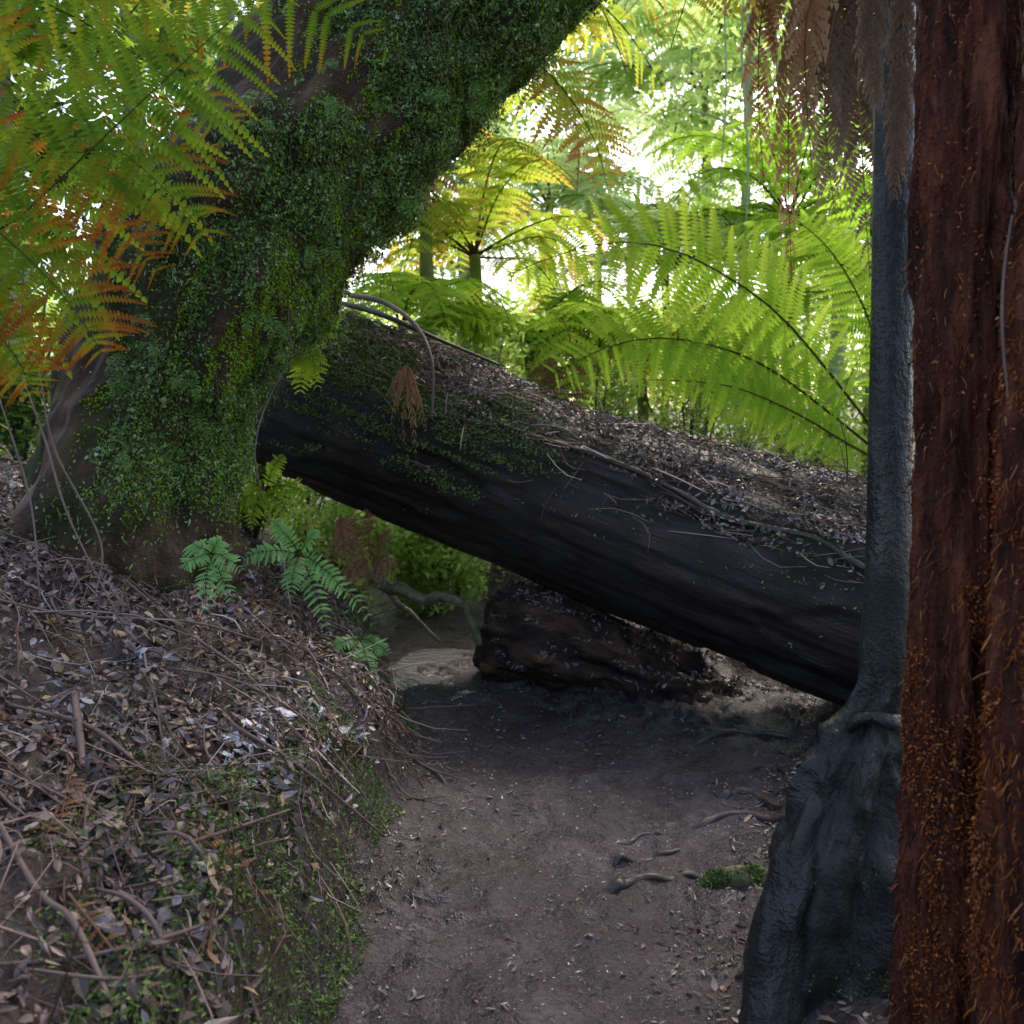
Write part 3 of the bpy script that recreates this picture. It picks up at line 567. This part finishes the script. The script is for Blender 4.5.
bgtree(700,24,14,.10,'distant pale tree in the bright gap with high leaves','bgleaf',4500,-.5,size=.2)
bgtree(540,20,8,.12,'distant leafy tree behind the orange tinged tree fern','bgleaf',4500,.5,low=.05)
bgtree(460,16,8,.12,'leafy tree behind the underside of the mossy trunk','bgleaf',6500,low=.05)
bgtree(830,15,10,.11,'leafy tree behind the hanging dead fronds','bgleaf',5500,low=.05)
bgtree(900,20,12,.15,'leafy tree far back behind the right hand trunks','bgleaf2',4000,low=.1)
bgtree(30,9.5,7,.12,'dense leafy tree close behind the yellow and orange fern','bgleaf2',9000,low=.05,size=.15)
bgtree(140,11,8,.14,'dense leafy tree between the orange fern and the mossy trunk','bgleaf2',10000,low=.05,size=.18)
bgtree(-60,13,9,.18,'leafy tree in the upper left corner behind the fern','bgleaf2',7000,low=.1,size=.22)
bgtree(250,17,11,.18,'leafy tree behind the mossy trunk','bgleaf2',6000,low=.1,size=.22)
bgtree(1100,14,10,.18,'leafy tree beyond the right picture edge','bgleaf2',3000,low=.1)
nn_=14000; x=rng.uniform(-26,26,nn_); y=rng.uniform(19,30,nn_); top=1.2+3.0*fbm(x*.25,y*.25,50,3)+ (y-19)*.08
z=H(x,y)+top*rng.random(nn_)**.8; p=np.stack([x,y,z],-1)
V,F=diamonds(p,np.zeros_like(p)+[0,-.5,.6],rng.uniform(.25,.6,nn_),rng.uniform(.12,.28,nn_),.8,dirs=np.array([0,0,-.6]))
tag(linkmesh('far_undergrowth',V,F,M['bgleaf'],None,False),'far sunlit wall of pale green undergrowth closing the view','undergrowth',kind='stuff')
def shrub(px,d,h,w,nl,mat,label,size=.07):
    c=P(px,430,d); x,y=c[0],c[1]; z0=float(H(x,y)); rt=thing('shrub',label,'shrub',(x,y,z0)); cs=[]
    for i in range(7):
        e=np.array([x+random.uniform(-w,w),y+random.uniform(-w,w)*.6,z0+h*random.uniform(.5,1)]); b=np.array([x,y,z0-.05])
        V,F,tc=tube([b,(b+e)/2+[0,0,.12],e],[.014,.010,.004],12,6); linkmesh('stem',V,F,M['root'],rt,True,tc=tc)
        for q in range(5): cs.append(b+(e-b)*random.uniform(.25,1.05)+rng.normal(0,.1,3))
    cs=np.array(cs); p=cs[rng.integers(0,len(cs),nl)]+rng.normal(0,w*.17,(nl,3))
    V,F=leaves(p,np.zeros_like(p)+[0,-.2,.8],rng.uniform(.6,1.4,nl)*size,rng.uniform(.3,.6,nl)*size,.7)
    linkmesh('foliage',V,F,M[mat],rt,False)
for a in ((425,7.0,.9,.5,3000,'bgleaf','green shrub seen through the gap under the log'),(340,6.7,1.1,.5,2800,'bgleaf','leafy shrub in shade beside the mossy tree base'),(385,8.6,1.5,.6,2400,'bgleaf','shrub right of the shaded one under the log'),(500,8.0,1.2,.7,2800,'bgleaf','shrub at the back of the gap under the log'),(300,8.2,1.6,.7,2400,'bgleaf','shrub behind the lowest visible end of the log'),
          (590,8.0,2.1,.7,2600,'bgleaf','bushy shrub rising behind the middle of the log'),(690,8.6,2.1,.8,2600,'bgleaf','bushy shrub behind the big arching fronds'),(800,8.0,1.9,.7,2400,'bgleaf','shaded shrub behind the right part of the log'),
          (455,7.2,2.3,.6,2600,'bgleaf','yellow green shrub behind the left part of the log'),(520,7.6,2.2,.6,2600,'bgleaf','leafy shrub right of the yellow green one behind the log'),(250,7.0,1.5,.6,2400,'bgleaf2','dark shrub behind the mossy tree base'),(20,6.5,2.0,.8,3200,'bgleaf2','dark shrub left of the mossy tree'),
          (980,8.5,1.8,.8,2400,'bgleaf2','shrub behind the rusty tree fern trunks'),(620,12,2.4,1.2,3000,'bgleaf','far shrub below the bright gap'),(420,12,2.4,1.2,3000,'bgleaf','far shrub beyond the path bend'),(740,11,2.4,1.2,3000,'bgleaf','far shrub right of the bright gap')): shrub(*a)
# ================================================================ SMALL FERNS
def smallfern(px,py,d,label,tips,pl,mat='frondf',rm='rachis',up=(0,-.8,.6),cat='fern',name='small_fern',nP=15,**k):
    c=P(px,py,d); rt=thing(name,label,cat,tuple(c))
    for t in tips:
        e=P(*t); m_=(c+e)/2+np.array([0,-.02,.35*np.linalg.norm(e-c)*.35]); frond(rt,[c,(c+m_)/2+[0,0,.01],m_,(m_+e)/2+[0,0,.01],e],np.array(up)+rng.normal(0,.2,3),pl*random.uniform(.8,1.1),mat,rm,nP=nP,nk=7,rr=.0025,start=.1,pw=.26,**k)
smallfern(212,555,3.3,'small blue green fern rosette at the foot of the mossy tree',[(232,605,3.2),(182,570,3.2),(205,615,3.15),(243,572,3.2),(190,545,3.3),(222,540,3.3)],.055)
smallfern(300,555,3.9,'green fern trailing down the bank right of the rosette',[(240,560,3.8),(350,600,3.75),(330,640,3.7),(270,520,3.9),(378,630,3.8),(320,530,3.9),(290,600,3.7)],.06)
smallfern(265,490,4.2,'light green fern under the low end of the log',[(220,480,4.1),(310,495,4.1),(300,530,4.1),(235,510,4.1),(285,455,4.2),(250,530,4.1)],.07,'frond')
smallfern(360,640,4.0,'little fern at the edge of the bank above the track',[(390,655,3.9),(345,680,3.85),(375,690,3.85),(330,650,3.9)],.05)
smallfern(310,345,4.6,'bright filmy fern hanging where trunk and log meet',[(300,395,4.55),(318,390,4.5),(330,330,4.6),(290,370,4.5),(340,310,4.7)],.09,'frond')
smallfern(340,515,4.9,'orange brown dead fern hanging under the log',[(330,600,4.8),(352,610,4.8),(345,560,4.8),(378,600,4.8),(360,580,4.8)],.06,'frondd','rachisd',droop=.8)
smallfern(370,560,5.2,'rusty dead fern standing in the gap under the log',[(345,515,5.1),(366,508,5.1),(392,530,5.1),(345,580,5.0),(395,570,5.0)],.09,'frondd','rachisd',droop=.6)
smallfern(408,366,4.85,'tan dead frond dangling over the front of the log',[(390,430,4.66),(416,460,4.66),(403,448,4.66),(426,432,4.66),(396,410,4.66),(412,425,4.64),(420,410,4.66),(386,400,4.7)],.034,'frondd','rachisd',droop=1.2,fwd=1.3,nP=13)
smallfern(560,430,7.2,'orange dead fern leaning behind the log',[(540,355,7.0),(590,350,7.0)],.16,'frondd','rachisd')
# ================================================================ STICKS, ROOTS, VINES
def stick(pts,rad,name,label,cat,mat='stick',n=40,s=8,group=None,disp=None):
    V,F,tc=tube(pts,rad,n,s,disp or fibdisp(.22,.12)); return tag(linkmesh(name,V,F,M[mat],None,True,tc=tc),label,cat,group)
stick(PP((350,295,5.35),(385,303,5.1),(415,325,4.88),(432,362,4.76),(432,418,4.73)),[.018,.016,.014,.010,.006],'branch','bent dark branch hooked over the top of the log','branch')
stick(PP((330,300,5.4),(380,314,5.1),(440,340,4.98),(500,365,4.93)),[.015,.018,.014,.008],'branch','dark branch lying along the top left of the log','branch','root')
stick(PP((365,572,5.2),(388,588,5.1),(402,589,5.05),(425,600,5.0),(442,596,4.95),(464,605,4.92),(472,622,4.9),(480,645,4.9)),[.030,.036,.038,.030,.034,.030,.028,.020],'branch','mossy crooked branch beside the track under the log','branch','mossroot',n=90,s=20,disp=knobdisp(.55,12))
stick(PP((375,560,5.6),(395,600,5.45),(410,612,5.4),(440,642,5.3)),[.018,.020,.016,.010],'branch','thin mossy branch behind the crooked one','branch','mossroot',n=60,s=12,disp=knobdisp(.6,16))
def groundline(a,dz=.0):
    out=[]
    for (px,py) in a:
        d=1.3
        for _ in range(130):
            q=P(px,py,d)
            if q[2]<float(H(q[0],q[1])): break
            d+=.04
        q=P(px,py,d); out.append(np.array([q[0],q[1],float(H(q[0],q[1]))+dz]))
    return out
for a,r,l in (([(612,872),(650,862),(690,850)],.014,'low root crossing the track in the middle'),([(600,895),(640,885),(705,880)],.017,'dark root half buried in mud, nearest of the roots in the middle'),([(610,850),(640,838),(668,840)],.012,'small dark root in the middle of the track, farthest of three'),
              ([(716,803),(750,792),(795,800)],.022,'dark curved root at the right side of the track'),([(740,775),(770,768),(800,780)],.016,'thin root behind the dark curved one'),([(380,725),(410,760),(450,790)],.010,'thin root on the left edge of the track'),
              ([(690,835),(740,815),(800,830),(840,850)],.018,'root joining the foot of the slender trunk'),([(690,745),(750,735),(820,745)],.016,'root in the shade below the big log')):
    g_=catmull(groundline(a),9); g_[1:-1,:2]+=rng.normal(0,.006,(7,2)); g_[:,2]=H(g_[:,0],g_[:,1])+rng.uniform(-.5,.4,9)*r; g_[0,2]-=.03; g_[-1,2]-=.03
    stick(list(g_),list(r*rng.uniform(.7,1.2,9)),'tree_root',l,'root','root',n=80,s=14,disp=knobdisp(.35,20))
for a,r,l in (([(0,985),(80,978),(160,960),(240,928)],.005,'long pale stick near the bottom left corner'),([(0,850),(40,910),(75,960),(110,1020)],.008,'thick brown stick running down the lower left corner'),([(75,705),(80,745),(84,790)],.011,'short thick broken stick standing out on the bank'),
              ([(0,620),(80,628),(190,632),(260,650)],.006,'long thin stick across the upper bank'),([(230,740),(300,790),(385,850)],.006,'thin stick sloping down to the mossy bank edge'),([(120,590),(180,640),(250,690),(300,760)],.006,'slim bent stick below the blue green fern'),
              ([(10,720),(90,740),(150,790)],.007,'brown stick left of the short thick one'),([(140,880),(210,850),(290,830)],.005,'thin stick beside the mossy patch'),([(30,1000),(120,1015),(190,985)],.004,'slender stick at the bottom edge'),([(380,740),(425,775),(470,790)],.004,'thin stick poking onto the track')):
    stick(groundline(a,.035),[r,r*1.1,r,r*.7],'stick',l,'stick')
for k in range(60):
    x=random.uniform(-2.4,-.75); y=random.uniform(1.5,4.5); a=random.uniform(-1.4,.3); L=random.uniform(.2,.8); q=[]
    for t in (0,.33,.66,1): xx=x+math.cos(a)*L*t; yy=y+math.sin(a)*L*t; q.append(np.array([xx+random.uniform(-.02,.02),yy,float(H(xx,yy))+.025+random.uniform(0,.02)]))
    r=random.uniform(.002,.0065); stick(q,[r,r*1.1,r,r*.5],'stick','thin fallen brown stick among leaves on the left bank','stick',group='fallen sticks scattered on the left bank',n=16,s=6)
for k in range(18):
    x=random.uniform(-2.2,-.85); y=random.uniform(1.6,4.0); a=random.uniform(-1.5,.6); L=random.uniform(.2,.45)
    q=[np.array([x+math.cos(a)*L*t,y+math.sin(a)*L*t,float(H(x+math.cos(a)*L*t,y+math.sin(a)*L*t))+.025]) for t in (0,.33,.66,1)]
    rt=thing('dead_frond','dry brown fern frond lying on the leafy left bank','fern frond',tuple(q[0]),'dead fern fronds lying on the left bank')
    frond(rt,q,(-.3,-.3,.9),random.uniform(.03,.07),random.choice(['frondd','frondg','frondg']),'rachisd',name='frond_blade',nP=16,nk=6,rr=.003,start=.1,pw=.2,droop=.15)
for a,l in (([(18,365,3.2),(45,440,3.1),(70,520,3.0),(130,640,2.9)],'pale thin stem hanging in front of the mossy tree'),([(40,375,3.3),(55,450,3.2),(100,540,3.1),(95,600,3.0)],'thin twisted stem beside the pale hanging one'),([(0,400,3.2),(30,500,3.1),(40,600,3.0)],'leftmost thin bare stem'),([(300,345,4.0),(268,400,3.95),(255,450,3.9),(262,500,4.0)],'thin pale aerial root at the right edge of the mossy trunk')):
    stick(PP(*a),[.003,.005,.004,.003],'vine',l,'vine')
for a in ([(745,-50,9),(742,60,9),(748,160,9),(744,260,9)],[(722,-50,10),(726,80,10),(720,190,10)],[(780,-60,8),(776,40,8),(782,130,8)]):
    stick(PP(*a),[.010,.012,.012,.006],'vine','hanging pale vine in the bright gap','vine',group='vines hanging in the bright gap',mat='palestem')
p0=groundline([(735,885)])[0]
tV2,tF2,tt=tube([p0+[-.12,.02,-.04],p0+[0,0,.0],p0+[.14,-.02,-.01]],[.03,.045,.045],24,18,fibdisp(.5,.2))
mr=tag(linkmesh('mossy_root',tV2,tF2,M['mossroot'],None,True,tc=tt),'low moss covered root at the foot of the slender trunk','root')
p,n=sample(tV2,tF2,1600,lambda c,n:S((fbm(c[:,0]*15,c[:,1]*15,c[:,2]*15,2)-.45)/.15)); V,F=diamonds(p,n,rng.uniform(.008,.022,len(p)),.007,.7); linkmesh('moss',V,F,M['mossbank'],mr,False,kind='stuff')
# ================================================================ LIGHT, SKY, CAMERA
EL=math.radians(52); ROT=math.radians(22)
w=bpy.data.worlds.new('World'); bpy.context.scene.world=w; w.use_nodes=True; nt=w.node_tree
sky=nt.nodes.new('ShaderNodeTexSky'); sky.sky_type='NISHITA'; sky.sun_disc=False; sky.sun_elevation=EL; sky.sun_rotation=ROT; sky.air_density=1.0; sky.dust_density=5; sky.ozone_density=1
bg=nt.nodes['Background']; nt.links.new(sky.outputs[0],bg.inputs[0]); bg.inputs[1].default_value=.56
sd=bpy.data.lights.new('sun','SUN'); sd.energy=4.2; sd.angle=math.radians(12); sd.color=(1,.95,.84)
so=bpy.data.objects.new('sun',sd); C.objects.link(so)
sv=Vector((math.sin(ROT)*math.cos(EL),math.cos(ROT)*math.cos(EL),math.sin(EL))); so.rotation_euler=(sv).to_track_quat('Z','Y').to_euler(); so.location=(3,6,12)
cd=bpy.data.cameras.new('camera'); co=bpy.data.objects.new('camera',cd); C.objects.link(co); co.location=CAM; co.rotation_euler=(math.radians(90)-PT,0,0)
cd.sensor_width=36; cd.lens=30; cd.clip_start=.05; cd.clip_end=600; cd.dof.use_dof=True; cd.dof.focus_distance=3.0; cd.dof.aperture_fstop=3.5
sc=bpy.context.scene; sc.camera=co
sc.view_settings.view_transform='Standard'; sc.view_settings.look='None'; sc.view_settings.exposure=0
